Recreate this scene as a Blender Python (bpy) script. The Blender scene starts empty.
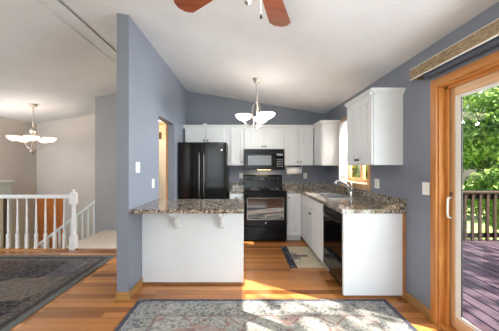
import bpy, bmesh, math, random
from mathutils import Vector, Matrix
SC = bpy.context.scene
COL = SC.collection
PI = math.pi
random.seed(7)

# ------------------------------------------------------------------ camera
cam_d = bpy.data.cameras.new('camera')
cam = bpy.data.objects.new('camera', cam_d)
COL.objects.link(cam)
cam.location = (0, 0, 1.36)
cam.rotation_euler = (PI / 2, 0, 0)
cam_d.sensor_width = 36.0
cam_d.lens = 36.0 * 250 / 499
cam_d.shift_x = 4.5 / 499
cam_d.shift_y = 0.5 / 499
cam_d.clip_start = 0.02
SC.camera = cam

# ------------------------------------------------------------------ view + world + sun + daylight
vs = SC.view_settings
vs.view_transform = 'Standard'
vs.look = 'None'
vs.gamma = 1.0
vs.use_curve_mapping = False
vs.exposure = 0.75
SC.cycles.max_bounces = 10
SC.cycles.diffuse_bounces = 6
SC.cycles.transparent_max_bounces = 16
SC.cycles.caustics_reflective = False
SC.cycles.caustics_refractive = False
SC.cycles.sample_clamp_indirect = 6.0

world = bpy.data.worlds.new('world')
SC.world = world
world.use_nodes = True
wn = world.node_tree
sky = wn.nodes.new('ShaderNodeTexSky')
sky.sky_type = 'NISHITA'
sky.sun_disc = False
sky.sun_elevation = math.radians(43)
sky.sun_rotation = math.radians(120)
sky.air_density = 1.0
sky.dust_density = 2.5
wn.links.new(sky.outputs[0], wn.nodes['Background'].inputs[0])
wn.nodes['Background'].inputs[1].default_value = 0.27

SUN_DIR = Vector((-0.864, 0.503, -0.936)).normalized()     # the way the light travels
sd = bpy.data.lights.new('sun', 'SUN')
sd.energy = 15.0
sd.angle = math.radians(0.6)
sd.color = (1.0, 0.93, 0.82)
so = bpy.data.objects.new('sun', sd)
COL.objects.link(so)
so.rotation_euler = SUN_DIR.to_track_quat('-Z', 'Y').to_euler()


def area(name, loc, aim, sx, sy, power, color=(1, 1, 1)):
    d = bpy.data.lights.new(name, 'AREA')
    d.shape = 'RECTANGLE'
    d.size, d.size_y, d.energy, d.color = sx, sy, power, color
    o = bpy.data.objects.new(name, d)
    COL.objects.link(o)
    o.location = loc
    o.rotation_euler = (Vector(aim) - Vector(loc)).to_track_quat('-Z', 'Y').to_euler()
    return o


# added fills behind and left; daylight at the patio door and kitchen window
DAY = (0.80, 0.92, 1.0)
area('rear_fill_light', (-0.2, -2.86, 1.45), (-0.2, 4, 2.1), 2.4, 1.6, 36, DAY)  # added fill lamps at the unseen rear openings
area('rear_fill_light', (-3.6, -2.86, 1.45), (-3.6, 2, 2.9), 2.0, 1.6, 12, DAY)
area('side_fill_light', (-5.36, 1.0, 1.45), (-3.4, 6.0, 1.6), 2.2, 1.5, 58, DAY)  # added fill for the living side; the left wall has no window
area('patio_door_light', (1.86, 0.93, 1.05), (-2, 1.3, 2.0), 1.15, 1.8, 42, DAY)
area('kitchen_window_light', (1.92, 3.8, 1.75), (-1.0, 3.7, 1.0), 0.75, 0.5, 46, (0.95, 0.97, 1.0)).data.spread = math.radians(105)
area('entry_fill_light', (-5.38, 4.75, 1.75), (-3.2, 6.2, 1.1), 0.9, 0.8, 16, (0.92, 0.96, 1.0))  # added fill to brighten the stairwell walls, no window stands here


def point(name, loc, power, color=(1, 0.86, 0.7), r=0.05):
    d = bpy.data.lights.new(name, 'POINT')
    d.energy, d.color, d.shadow_soft_size = power, color, r
    o = bpy.data.objects.new(name, d)
    COL.objects.link(o)
    o.location = loc
    return o


# ------------------------------------------------------------------ materials
def lin(c):
    return tuple(((v / 255) / 12.92 if v / 255 <= 0.04045 else (((v / 255) + 0.055) / 1.055) ** 2.4) for v in c) + (1.0,)


class NT:
    """a small builder of node graphs"""
    def __init__(self, name):
        self.m = bpy.data.materials.new(name)
        self.m.use_nodes = True
        self.t = self.m.node_tree
        self.b = self.t.nodes['Principled BSDF']
        self._obj = None

    def put(self, sock, v):
        if hasattr(v, 'is_output'):
            self.t.links.new(v, sock)
        else:
            sock.default_value = v

    def obj(self):
        if self._obj is None:
            self._obj = self.t.nodes.new('ShaderNodeTexCoord').outputs['Object']
        return self._obj

    def m_(self, op, a, b=0.0, c=0.0):
        n = self.t.nodes.new('ShaderNodeMath')
        n.operation = op
        self.put(n.inputs[0], a)
        self.put(n.inputs[1], b)
        self.put(n.inputs[2], c)
        return n.outputs[0]

    def xyz(self, v=None):
        n = self.t.nodes.new('ShaderNodeSeparateXYZ')
        self.put(n.inputs[0], v if v is not None else self.obj())
        return n.outputs

    def scale(self, s, v=None, loc=(0, 0, 0), rot=(0, 0, 0)):
        n = self.t.nodes.new('ShaderNodeMapping')
        self.put(n.inputs[0], v if v is not None else self.obj())
        n.inputs['Scale'].default_value = s
        n.inputs['Location'].default_value = loc
        n.inputs['Rotation'].default_value = rot
        return n.outputs[0]

    def noise(self, scale=5, detail=3, rough=0.5, v=None, dist=0.0):
        n = self.t.nodes.new('ShaderNodeTexNoise')
        self.put(n.inputs['Vector'], v if v is not None else self.obj())
        n.inputs['Scale'].default_value = scale
        n.inputs['Detail'].default_value = detail
        n.inputs['Roughness'].default_value = rough
        n.inputs['Distortion'].default_value = dist
        return n.outputs['Fac']

    def voro(self, scale=5, v=None, out='Distance', feature='F1'):
        n = self.t.nodes.new('ShaderNodeTexVoronoi')
        n.feature = feature
        self.put(n.inputs['Vector'], v if v is not None else self.obj())
        n.inputs['Scale'].default_value = scale
        return n.outputs[out]

    def ramp(self, fac, stops, interp='LINEAR'):
        n = self.t.nodes.new('ShaderNodeValToRGB')
        n.color_ramp.interpolation = interp
        e = n.color_ramp.elements
        while len(e) < len(stops):
            e.new(0.5)
        for k, (p, c) in enumerate(stops):
            e[k].position = p
            e[k].color = lin(c)
        self.put(n.inputs[0], fac)
        return n.outputs[0]

    def mix(self, fac, a, b, mode='MIX'):
        n = self.t.nodes.new('ShaderNodeMix')
        n.data_type = 'RGBA'
        n.blend_type = mode
        self.put(n.inputs[0], fac)
        self.put(n.inputs[6], a)
        self.put(n.inputs[7], b)
        return n.outputs[2]

    def bump(self, h, strength=0.2, dist=0.01):
        n = self.t.nodes.new('ShaderNodeBump')
        n.inputs['Strength'].default_value = strength
        n.inputs['Distance'].default_value = dist
        self.put(n.inputs['Height'], h)
        self.t.links.new(n.outputs[0], self.b.inputs['Normal'])

    def set(self, color=None, rough=None, metal=None, spec=None, emit=None, estr=None):
        if color is not None:
            self.put(self.b.inputs['Base Color'], color)
        if rough is not None:
            self.put(self.b.inputs['Roughness'], rough)
        if metal is not None:
            self.b.inputs['Metallic'].default_value = metal
        if spec is not None:
            self.b.inputs['Specular IOR Level'].default_value = spec
        if emit is not None:
            self.b.inputs['Emission Color'].default_value = lin(emit)
            self.b.inputs['Emission Strength'].default_value = estr
        return self.m


def plain(name, c, rough=0.5, metal=0.0, spec=0.5, var=0.05, vscale=6.0, bump=0.0, bscale=80.0):
    n = NT(name)
    f = n.noise(vscale, 3)
    lo = tuple(max(0, v * (1 - var)) for v in c)
    hi = tuple(min(255, v * (1 + var)) for v in c)
    n.set(n.ramp(f, [(0.3, lo), (0.7, hi)]), rough, metal, spec)
    if bump:
        n.bump(n.noise(bscale, 3), bump, 0.004)
    return n.m


def glow(name, c, s, thru=0.0):
    n = NT(name)
    f = n.noise(9, 2)
    n.set(n.ramp(f, [(0.3, tuple(v * .94 for v in c)), (0.7, c)]), 0.35, emit=c, estr=s)
    if thru:
        tr = n.t.nodes.new('ShaderNodeBsdfTransparent')
        mx = n.t.nodes.new('ShaderNodeMixShader')
        mx.inputs[0].default_value = thru
        n.t.links.new(n.b.outputs[0], mx.inputs[1])
        n.t.links.new(tr.outputs[0], mx.inputs[2])
        n.t.links.new(mx.outputs[0], n.t.nodes['Material Output'].inputs[0])
    return n.m


M = {}
M['blue'] = plain('blue_grey_paint', (123, 129, 141), 0.42, var=0.02, vscale=2, bump=0.10, bscale=140, spec=0.4)
M['taupe'] = plain('taupe_paint', (204, 195, 188), 0.6, var=0.015, vscale=2, bump=0.06, bscale=140)
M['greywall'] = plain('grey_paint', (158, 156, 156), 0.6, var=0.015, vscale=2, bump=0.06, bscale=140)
M['cream'] = plain('cream_paint', (226, 214, 194), 0.6, var=0.015, vscale=2)
M['ceiling'] = plain('ceiling_paint', (224, 226, 228), 0.8, var=0.015, vscale=3, bump=0.5, bscale=38)
M['white'] = plain('white_lacquer', (215, 219, 221), 0.38, var=0.012, vscale=3)
M['trimwhite'] = plain('white_trim_paint', (228, 228, 228), 0.4, var=0.012)
M['dark'] = plain('dark_void', (22, 21, 22), 0.7)
M['black'] = plain('black_enamel', (9, 9, 10), 0.2, var=0.1, spec=0.25)
M['blackglass'] = plain('black_glass', (7, 7, 8), 0.06, var=0.1, spec=0.4)
M['ovenglass'] = plain('oven_window_glass', (12, 16, 17), 0.03, var=0.05)
M['blackmatt'] = plain('black_plastic', (20, 20, 21), 0.4, var=0.1)
M['ovenglass'].node_tree.nodes['Principled BSDF'].inputs['IOR'].default_value = 2.6
M['screen'] = plain('microwave_window_mesh', (118, 122, 128), 0.25, var=0.05)
M['keys'] = plain('pale_key_print', (150, 152, 156), 0.4)
M['knob'] = plain('dark_bronze_metal', (38, 34, 32), 0.35, metal=0.7)
M['steel'] = plain('brushed_steel', (196, 198, 200), 0.22, metal=1.0, var=0.04)
M['nickel'] = plain('brushed_nickel', (190, 182, 174), 0.3, metal=0.9, var=0.04)
M['handlemetal'] = plain('dark_satin_metal', (96, 96, 98), 0.35, metal=0.8)
M['chrome'] = plain('chrome_metal', (225, 228, 232), 0.08, metal=1.0, var=0.02)
M['plate'] = plain('white_plastic', (236, 234, 228), 0.35, var=0.01)
M['paper'] = plain('paper_towel', (243, 242, 240), 0.9, var=0.01, bump=0.2, bscale=120)
M['carpet'] = plain('beige_carpet', (206, 198, 188), 0.95, var=0.08, vscale=60, bump=0.5, bscale=260)
M['greypanel'] = plain('pale_grey_green_paint', (214, 220, 216), 0.6, var=0.015)
M['lamp'] = glow('lit_alabaster_glass', (255, 244, 230), 2.0, 0.2)
M['softlamp'] = glow('lit_frosted_glass', (255, 236, 214), 0.6, 0.35)
M['fanlamp'] = glow('lit_fan_glass', (255, 248, 238), 2.0)
M['hoodlamp'] = glow('lit_cooktop_lamp', (255, 214, 160), 9.0)
M['vinyl'] = plain('white_vinyl', (226, 230, 226), 0.4, var=0.02)
M['gasket'] = plain('black_rubber_gasket', (34, 36, 36), 0.6)
M['lawn'] = None


def wood(name, c0, c1, c2, axis, rough=0.4, fine=1.0, spec=0.5):
    """long grain along an axis"""
    n = NT(name)
    s = [14 * fine] * 3
    s[axis] = 0.9 * fine
    f = n.noise(2.2, 5, 0.6, n.scale(tuple(s)), 0.6)
    n.set(n.ramp(f, [(0.3, c0), (0.5, c1), (0.72, c2)]), rough, spec=spec)
    n.bump(f, 0.06, 0.003)
    return n.m


M['pine_y'] = wood('golden_pine_along', (160, 98, 40), (186, 122, 58), (202, 142, 76), 1)
M['pine_z'] = wood('golden_pine_upright', (160, 98, 40), (186, 122, 58), (202, 142, 76), 2)
M['pine_x'] = wood('golden_pine_across', (160, 98, 40), (186, 122, 58), (202, 142, 76), 0)
M['sash_z'] = wood('pale_pine_upright', (178, 130, 82), (196, 154, 108), (210, 174, 130), 2)
M['sash_y'] = wood('pale_pine_along', (198, 152, 110), (218, 182, 144), (230, 200, 168), 1)
M['base'] = wood('oak_baseboard', (140, 100, 56), (162, 120, 72), (178, 138, 90), 1)
M['basex'] = wood('oak_baseboard_across', (140, 100, 56), (162, 120, 72), (178, 138, 90), 0)
M['basedark'] = wood('brown_shoe_moulding', (110, 74, 44), (134, 92, 56), (150, 106, 66), 0)
M['doorwood'] = wood('orange_oak_door', (172, 92, 40), (196, 114, 54), (208, 130, 68), 2)
M['brownwood'] = wood('dark_brown_casing', (74, 56, 42), (92, 72, 56), (104, 84, 66), 2)
M['blade'] = wood('cherry_fan_blade', (100, 48, 24), (124, 62, 34), (144, 80, 46), 0, 0.35)
M['deckrail'] = wood('dark_red_stained_rail', (34, 13, 10), (48, 20, 15), (60, 28, 22), 0, 0.5)
M['bark'] = wood('tree_bark', (58, 46, 36), (84, 68, 54), (104, 88, 72), 2, 0.9, 0.4)
M['fascia'] = wood('pale_deck_edge', (150, 124, 104), (178, 152, 130), (196, 172, 150), 0, 0.7)


def floor_mat():
    n = NT('oak_strip_floor')
    br = n.t.nodes.new('ShaderNodeTexBrick')
    n.put(br.inputs['Vector'], n.obj())
    br.offset = 0.37
    br.offset_frequency = 3
    br.inputs['Scale'].default_value = 1.0
    br.inputs['Brick Width'].default_value = 0.95
    br.inputs['Row Height'].default_value = 0.083
    br.inputs['Mortar Size'].default_value = 0.0016
    br.inputs['Mortar Smooth'].default_value = 0.3
    br.inputs['Bias'].default_value = 0.0
    br.inputs['Color1'].default_value = lin((100, 58, 28))
    br.inputs['Color2'].default_value = lin((216, 148, 84))
    br.inputs['Mortar'].default_value = lin((60, 34, 18))
    g = n.noise(2.0, 6, 0.65, n.scale((1.2, 26, 1)), 0.5)
    gc = n.ramp(g, [(0.25, (112, 66, 36)), (0.5, (174, 108, 54)), (0.75, (208, 144, 82))])
    c = n.mix(0.26, br.outputs['Color'], gc)
    n.set(c, 0.2, spec=0.5)
    n.bump(br.outputs['Fac'], 0.08, -0.002)
    return n.m


M['floor'] = floor_mat()


def granite_mat():
    n = NT('speckled_granite')
    w = n.noise(9, 4, 0.6, None, 1.2)
    a = n.noise(44, 5, 0.72, None, 0.8)
    big = n.ramp(w, [(0.36, (70, 64, 60)), (0.5, (124, 112, 98)), (0.62, (170, 164, 156))])
    sm = n.ramp(a, [(0.34, (26, 22, 22)), (0.42, (88, 72, 58)), (0.5, (146, 132, 112)), (0.57, (184, 178, 170)), (0.66, (92, 84, 76))])
    c = n.mix(0.68, big, sm)
    v = n.voro(62, None, 'Color')
    vs_ = n.xyz(v)[0]
    fl = n.m_('LESS_THAN', vs_, 0.26)
    c = n.mix(n.m_('MULTIPLY', fl, 0.85), c, lin((24, 22, 22)))
    c = n.mix(n.m_('MULTIPLY', n.m_('GREATER_THAN', vs_, 0.90), 0.7), c, lin((198, 190, 178)))
    n.set(c, 0.09, spec=0.6)
    return n.m


M['granite'] = granite_mat()


def woven_mat():
    n = NT('woven_tan_fabric')
    f = n.noise(30, 5, 0.7, n.scale((1, 0.6, 2.4)))
    c = n.ramp(f, [(0.3, (108, 90, 68)), (0.5, (146, 128, 102)), (0.7, (176, 160, 134))])
    n.set(c, 0.9, spec=0.2)
    n.bump(f, 0.4, 0.004)
    return n.m


M['woven'] = woven_mat()


def rug_mat(hx, hy):
    n = NT('faded_oriental_rug')
    x, y, z = n.xyz()
    dx = n.m_('SUBTRACT', hx, n.m_('ABSOLUTE', x))
    dy = n.m_('SUBTRACT', hy, n.m_('ABSOLUTE', y))
    d = n.m_('MINIMUM', dx, dy)
    # blotched vine border
    b1 = n.noise(22, 4, 0.6, None, 2.0)
    border = n.ramp(b1, [(0.36, (66, 68, 76)), (0.46, (116, 118, 116)), (0.54, (160, 157, 148)), (0.68, (104, 107, 108))])
    v1 = n.voro(9, None, 'Distance')
    ro = n.m_('LESS_THAN', v1, 0.24)
    border = n.mix(n.m_('MULTIPLY', ro, 0.65), border, lin((84, 88, 100)))
    # diamond field
    u = n.m_('ABSOLUTE', n.m_('SUBTRACT', n.m_('FRACT', n.m_('MULTIPLY', x, 2.5)), 0.5))
    w = n.m_('ABSOLUTE', n.m_('SUBTRACT', n.m_('FRACT', n.m_('MULTIPLY', y, 2.5)), 0.5))
    dm = n.m_('ADD', n.m_('ADD', u, w), n.m_('MULTIPLY', n.m_('SUBTRACT', n.noise(40, 2), 0.5), 0.10))
    line = n.m_('LESS_THAN', n.m_('ABSOLUTE', n.m_('SUBTRACT', dm, 0.44)), 0.035)
    f1 = n.noise(26, 4, 0.65, None, 1.4)
    field = n.ramp(f1, [(0.36, (96, 98, 98)), (0.48, (142, 141, 135)), (0.6, (170, 167, 158)), (0.72, (110, 113, 115))])
    patch = n.noise(2.2, 2)
    red = n.m_('MULTIPLY', n.m_('GREATER_THAN', patch, 0.56), 0.4)
    field = n.mix(red, field, lin((150, 92, 84)))
    field = n.mix(n.m_('MULTIPLY', line, 0.6), field, lin((122, 84, 80)))
    c = n.mix(n.m_('GREATER_THAN', d, 0.27), border, field)
    ln = n.m_('LESS_THAN', n.m_('ABSOLUTE', n.m_('SUBTRACT', d, 0.28)), 0.014)
    c = n.mix(n.m_('MULTIPLY', ln, 0.6), c, lin((104, 86, 86)))
    ln2 = n.m_('LESS_THAN', n.m_('ABSOLUTE', n.m_('SUBTRACT', d, 0.075)), 0.008)
    c = n.mix(n.m_('MULTIPLY', ln2, 0.8), c, lin((120, 126, 140)))
    c = n.mix(n.m_('LESS_THAN', d, 0.04), c, lin((72, 74, 84)))
    wear = n.noise(5, 4, 0.7)
    c = n.mix(n.m_('MULTIPLY', n.m_('GREATER_THAN', wear, 0.57), 0.35), c, lin((164, 163, 158)))
    n.set(c, 0.95, spec=0.1)
    n.bump(n.noise(200, 2), 0.4, 0.004)
    return n.m


def patch_rug_mat(hx, hy):
    n = NT('dark_patchwork_rug')
    x, y, z = n.xyz()
    dx = n.m_('SUBTRACT', hx, n.m_('ABSOLUTE', x))
    dy = n.m_('SUBTRACT', hy, n.m_('ABSOLUTE', y))
    d = n.m_('MINIMUM', dx, dy)
    f1 = n.noise(20, 5, 0.75, None, 1.5)
    cell = n.t.nodes.new('ShaderNodeTexVoronoi')
    cell.distance = 'CHEBYCHEV'
    n.put(cell.inputs['Vector'], n.scale((1.7, 1.7, 0.001), None, (0.3, 0.2, 0)))
    cell.inputs['Scale'].default_value = 1.0
    cell.inputs['Randomness'].default_value = 0.75
    cr = n.xyz(cell.outputs['Color'])
    base = n.ramp(cr[0], [(0.0, (44, 44, 50)), (0.2, (92, 92, 104)), (0.36, (66, 46, 40)), (0.52, (112, 114, 126)), (0.68, (48, 52, 54)), (0.84, (118, 108, 100))], 'CONSTANT')
    sp = n.ramp(f1, [(0.40, (34, 32, 36)), (0.5, (88, 82, 80)), (0.58, (150, 142, 134)), (0.66, (60, 58, 64))])
    c = n.mix(0.4, base, sp)
    b = n.noise(34, 4, 0.65, None, 1.0)
    bord = n.ramp(b, [(0.38, (52, 50, 52)), (0.5, (96, 88, 82)), (0.6, (130, 122, 114)), (0.7, (64, 64, 72))])
    c = n.mix(n.m_('MULTIPLY', n.m_('LESS_THAN', d, 0.24), 0.8), c, bord)
    ln = n.m_('LESS_THAN', n.m_('ABSOLUTE', n.m_('SUBTRACT', d, 0.10)), 0.03)
    c = n.mix(n.m_('MULTIPLY', ln, 0.7), c, lin((52, 50, 52)))
    c = n.mix(n.m_('LESS_THAN', d, 0.06), c, lin((104, 108, 106)))
    n.set(c, 0.9, spec=0.2)
    n.bump(n.noise(220, 2), 0.4, 0.004)
    return n.m


def mat_mat(hx, hy):
    n = NT('beige_kitchen_mat')
    x, y, z = n.xyz()
    f1 = n.noise(40, 3, 0.6)
    c = n.ramp(f1, [(0.35, (182, 170, 146)), (0.65, (206, 196, 174))])
    band = n.m_('LESS_THAN', x, -hx + 0.10)
    v = n.voro(14, None, 'Distance')
    bc = n.ramp(v, [(0.2, (122, 124, 130)), (0.36, (58, 62, 74)), (0.8, (48, 52, 64))])
    c = n.mix(band, c, bc)
    # stem of a printed branch and its leaves
    wob = n.m_('MULTIPLY', n.m_('SUBTRACT', n.noise(16, 3, 0.6), 0.5), 0.22)
    fx_ = n.m_('DIVIDE', n.m_('ADD', x, 0.10), 0.85)
    fd = n.m_('SQRT', n.m_('ADD', n.m_('MULTIPLY', fx_, fx_), n.m_('MULTIPLY', y, n.m_('MULTIPLY', y, 0.35))))
    fl = n.m_('LESS_THAN', n.m_('ADD', fd, wob), 0.085)
    c = n.mix(n.m_('MULTIPLY', fl, 0.75), c, lin((104, 98, 104)))
    bar = n.m_('MULTIPLY', n.m_('LESS_THAN', n.m_('ABSOLUTE', n.m_('ADD', y, n.m_('MULTIPLY', wob, 0.3))), 0.04), n.m_('LESS_THAN', n.m_('ABSOLUTE', n.m_('SUBTRACT', x, 0.0)), 0.10))
    c = n.mix(n.m_('MULTIPLY', bar, 0.8), c, lin((66, 66, 78)))
    lf = n.m_('MULTIPLY', n.m_('LESS_THAN', n.voro(9, n.scale((1, 1, 0.001)), 'Distance'), 0.16), n.m_('LESS_THAN', y, -0.1))
    c = n.mix(n.m_('MULTIPLY', lf, 0.7), c, lin((92, 88, 90)))
    n.set(c, 0.85, spec=0.2)
    return n.m


def deck_mat():
    n = NT('weathered_purple_deck_boards')
    f = n.noise(2.2, 5, 0.6, n.scale((16, 1.0, 1)), 0.4)
    c = n.ramp(f, [(0.3, (50, 37, 47)), (0.5, (70, 55, 67)), (0.72, (90, 74, 84))])
    n.set(c, 0.7, spec=0.3)
    return n.m


M['deck'] = deck_mat()


def leaf_mat(name, c0, c1, c2):
    n = NT(name)
    f = n.noise(1.7, 3)
    f2 = n.noise(14, 2)
    c = n.ramp(n.m_('ADD', n.m_('MULTIPLY', f, 0.6), n.m_('MULTIPLY', f2, 0.4)), [(0.36, c0), (0.5, c1), (0.64, c2)])
    n.set(c, 0.5, spec=0.3)
    tr = n.t.nodes.new('ShaderNodeBsdfTranslucent')
    n.put(tr.inputs[0], c)
    mx = n.t.nodes.new('ShaderNodeMixShader')
    mx.inputs[0].default_value = 0.45
    n.t.links.new(n.b.outputs[0], mx.inputs[1])
    n.t.links.new(tr.outputs[0], mx.inputs[2])
    n.t.links.new(mx.outputs[0], n.t.nodes['Material Output'].inputs[0])
    return n.m


M['leaf_a'] = leaf_mat('green_leaves', (62, 98, 40), (124, 160, 72), (198, 212, 128))
M['leaf_b'] = leaf_mat('dark_green_leaves', (40, 72, 30), (74, 112, 48), (130, 160, 80))
M['leaf_c'] = leaf_mat('yellow_green_leaves', (120, 150, 50), (180, 194, 84), (222, 222, 130))


def lawn_mat():
    n = NT('sunlit_lawn')
    f = n.noise(1.2, 5, 0.7)
    return n.set(n.ramp(f, [(0.35, (98, 122, 62)), (0.5, (140, 160, 92)), (0.65, (188, 190, 140))]), 0.95, spec=0.1)


M['lawn'] = lawn_mat()


def pane_mat():
    n = NT('clear_window_glass')
    tr = n.t.nodes.new('ShaderNodeBsdfTransparent')
    gl = n.t.nodes.new('ShaderNodeBsdfGlossy')
    gl.inputs['Roughness'].default_value = 0.02
    fr = n.t.nodes.new('ShaderNodeFresnel')
    fr.inputs[0].default_value = 1.45
    mx = n.t.nodes.new('ShaderNodeMixShader')
    ge = n.t.nodes.new('ShaderNodeNewGeometry')
    n.t.links.new(n.m_('MULTIPLY', fr.outputs[0], n.m_('SUBTRACT', 1.0, ge.outputs['Backfacing'])), mx.inputs[0])
    n.t.links.new(tr.outputs[0], mx.inputs[1])
    n.t.links.new(gl.outputs[0], mx.inputs[2])
    n.t.links.new(mx.outputs[0], n.t.nodes['Material Output'].inputs[0])
    return n.m


M['pane'] = pane_mat()


def sheer_mat():
    n = NT('sheer_white_curtain')
    n.set(n.ramp(n.noise(60, 2), [(0.3, (236, 236, 236)), (0.7, (250, 250, 250))]), 0.9, spec=0.1)
    tr = n.t.nodes.new('ShaderNodeBsdfTranslucent')
    tr.inputs[0].default_value = lin((250, 250, 250))
    mx = n.t.nodes.new('ShaderNodeMixShader')
    mx.inputs[0].default_value = 0.6
    n.t.links.new(n.b.outputs[0], mx.inputs[1])
    n.t.links.new(tr.outputs[0], mx.inputs[2])
    n.t.links.new(mx.outputs[0], n.t.nodes['Material Output'].inputs[0])
    return n.m


M['sheer'] = sheer_mat()


# ------------------------------------------------------------------ mesh builder
ORG = {}


class MB:
    def __init__(self):
        self.v, self.f, self.s = [], [], []

    def add(self, vs_, fs, smooth=False):
        o = len(self.v)
        self.v += [tuple(p) for p in vs_]
        self.f += [tuple(i + o for i in f) for f in fs]
        self.s += [smooth] * len(fs)
        return self

    def box(self, x0, x1, y0, y1, z0, z1):
        x0, x1 = min(x0, x1), max(x0, x1)
        y0, y1 = min(y0, y1), max(y0, y1)
        z0, z1 = min(z0, z1), max(z0, z1)
        return self.add([(x0, y0, z0), (x1, y0, z0), (x1, y1, z0), (x0, y1, z0), (x0, y0, z1), (x1, y0, z1), (x1, y1, z1), (x0, y1, z1)],
                        [(3, 2, 1, 0), (4, 5, 6, 7), (0, 1, 5, 4), (1, 2, 6, 5), (2, 3, 7, 6), (3, 0, 4, 7)])

    def obox(self, P, u0, u1, v0, v1, w0, w1):
        a, b = P(u0, v0, w0), P(u1, v1, w1)
        return self.box(a[0], b[0], a[1], b[1], a[2], b[2])

    def prism(self, poly, axis, a0, a1):
        """poly: 2-d outline in the two other axes (in xyz order), extruded along axis"""
        def pt(p, a):
            q = list(p)
            q.insert(axis, a)
            return tuple(q)
        n = len(poly)
        vs_ = [pt(p, a0) for p in poly] + [pt(p, a1) for p in poly]
        fs = [tuple(range(n))[::-1], tuple(range(n, 2 * n))]
        fs += [(i, (i + 1) % n, n + (i + 1) % n, n + i) for i in range(n)]
        return self.add(vs_, fs)

    def lathe(self, prof, c, n=20, axis='z', smooth=True):
        """prof: (radius, height) pairs; height runs along the axis from c"""
        vs_, fs = [], []
        for r, h in prof:
            for k in range(n):
                a = 2 * PI * k / n
                p = (r * math.cos(a), r * math.sin(a), h)
                if axis == 'y':
                    p = (p[0], p[2], p[1])
                elif axis == 'x':
                    p = (p[2], p[0], p[1])
                vs_.append((c[0] + p[0], c[1] + p[1], c[2] + p[2]))
        for j in range(len(prof) - 1):
            for k in range(n):
                fs.append((j * n + k, j * n + (k + 1) % n, (j + 1) * n + (k + 1) % n, (j + 1) * n + k))
        if prof[0][0] > 1e-5:
            fs.append(tuple(range(n))[::-1])
        if prof[-1][0] > 1e-5:
            fs.append(tuple(range((len(prof) - 1) * n, len(prof) * n)))
        return self.add(vs_, fs, smooth)

    def tube(self, path, r, n=8, smooth=True):
        path = [Vector(p) for p in path]
        rs = r if isinstance(r, (list, tuple)) else [r] * len(path)
        vs_, fs = [], []
        prev = None
        for i, p in enumerate(path):
            t = (path[min(i + 1, len(path) - 1)] - path[max(i - 1, 0)]).normalized()
            if prev is None:
                up = Vector((0, 0, 1)) if abs(t.z) < 0.9 else Vector((1, 0, 0))
                a = t.cross(up).normalized()
            else:
                a = (prev - t * prev.dot(t)).normalized()
            prev = a
            b = t.cross(a)
            for k in range(n):
                an = 2 * PI * k / n
                vs_.append(p + (a * math.cos(an) + b * math.sin(an)) * rs[i])
        for j in range(len(path) - 1):
            for k in range(n):
                fs.append((j * n + k, j * n + (k + 1) % n, (j + 1) * n + (k + 1) % n, (j + 1) * n + k))
        fs.append(tuple(range(n))[::-1])
        fs.append(tuple(range((len(path) - 1) * n, len(path) * n)))
        return self.add(vs_, fs, smooth)

    def build(self, name, mat, parent=None, bevel=0.0, org=None, segs=2):
        if parent is not None:
            og = ORG[parent.name]
        else:
            if org is None:
                xs, ys, zs = zip(*self.v)
                org = ((min(xs) + max(xs)) / 2, (min(ys) + max(ys)) / 2, min(zs))
            og = Vector(org)
        me = bpy.data.meshes.new(name)
        me.from_pydata([tuple(Vector(p) - og) for p in self.v], [], self.f)
        me.polygons.foreach_set('use_smooth', self.s)
        bm = bmesh.new()
        bm.from_mesh(me)
        bmesh.ops.recalc_face_normals(bm, faces=bm.faces)
        bm.to_mesh(me)
        bm.free()
        me.materials.append(mat)
        o = bpy.data.objects.new(name, me)
        COL.objects.link(o)
        if parent is not None:
            o.parent = parent
        else:
            o.location = og
        ORG[o.name] = og
        if bevel:
            md = o.modifiers.new('bevel', 'BEVEL')
            md.width = bevel
            md.segments = segs
            md.limit_method = 'ANGLE'
            md.angle_limit = math.radians(40)
        return o


def box(x0, x1, y0, y1, z0, z1):
    return MB().box(x0, x1, y0, y1, z0, z1)


def thing(name, label, cat, loc=(0, 0, 0), group=None):
    o = bpy.data.objects.new(name, None)
    COL.objects.link(o)
    o.location = loc
    o.empty_display_size = 0.05
    ORG[o.name] = Vector(loc)
    return tag(o, label, cat, group)


def tag(o, label, cat, group=None):
    o['label'] = label
    o['category'] = cat
    if group:
        o['group'] = group
    return o


def struct(o):
    o['kind'] = 'structure'
    return o


# the room: x right, y away from the camera, z up, floor at 0
RX = 1.65            # right wall
PX0, PX1 = -1.312, -1.188   # partition beside the kitchen
BY = 5.15            # kitchen back wall
LX = -5.42           # far left wall
SY = 6.50            # stairwell back wall
RIDGE = -1.97
YR = -3.0            # wall behind the camera


def ch(x):           # ceiling height
    return 2.43 + (RX - x) / 6 if x >= RIDGE else 2.43 + (RX - RIDGE) / 6 - (RIDGE - x) / 6


# ------------------------------------------------------------------ setting
f = MB()
f.box(LX, PX1, YR, 4.12, -0.25, 0)
f.box(PX1, RX + 0.05, YR, BY, -0.25, 0)
struct(f.build('floor', M['floor'], org=(0, 0, 0)))

c = MB()
T = 0.12
xl, xr = LX - 0.1, RX + 0.25
c.prism([(xr, ch(xr)), (RIDGE, ch(RIDGE)), (xl, ch(xl)), (xl, ch(xl) + T), (RIDGE, ch(RIDGE) + T), (xr, ch(xr) + T)], 1, YR - 0.1, SY + 0.15)
struct(c.build('ceiling', M['ceiling'], org=(0, 0, 2.43)))

# the raised strip along the ridge
rt = MB()
for a, b in ((RIDGE - 0.12, RIDGE - 0.085), (RIDGE + 0.085, RIDGE + 0.12)):
    rt.box(a, b, YR, SY, ch(RIDGE) - 0.042, ch(RIDGE) - 0.012)
rt.box(RIDGE - 0.12, RIDGE + 0.12, YR, SY, ch(RIDGE) - 0.030, ch(RIDGE) - 0.01)
struct(rt.build('trim_1', M['ceiling'], org=(RIDGE, 0, 3.0)))

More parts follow.
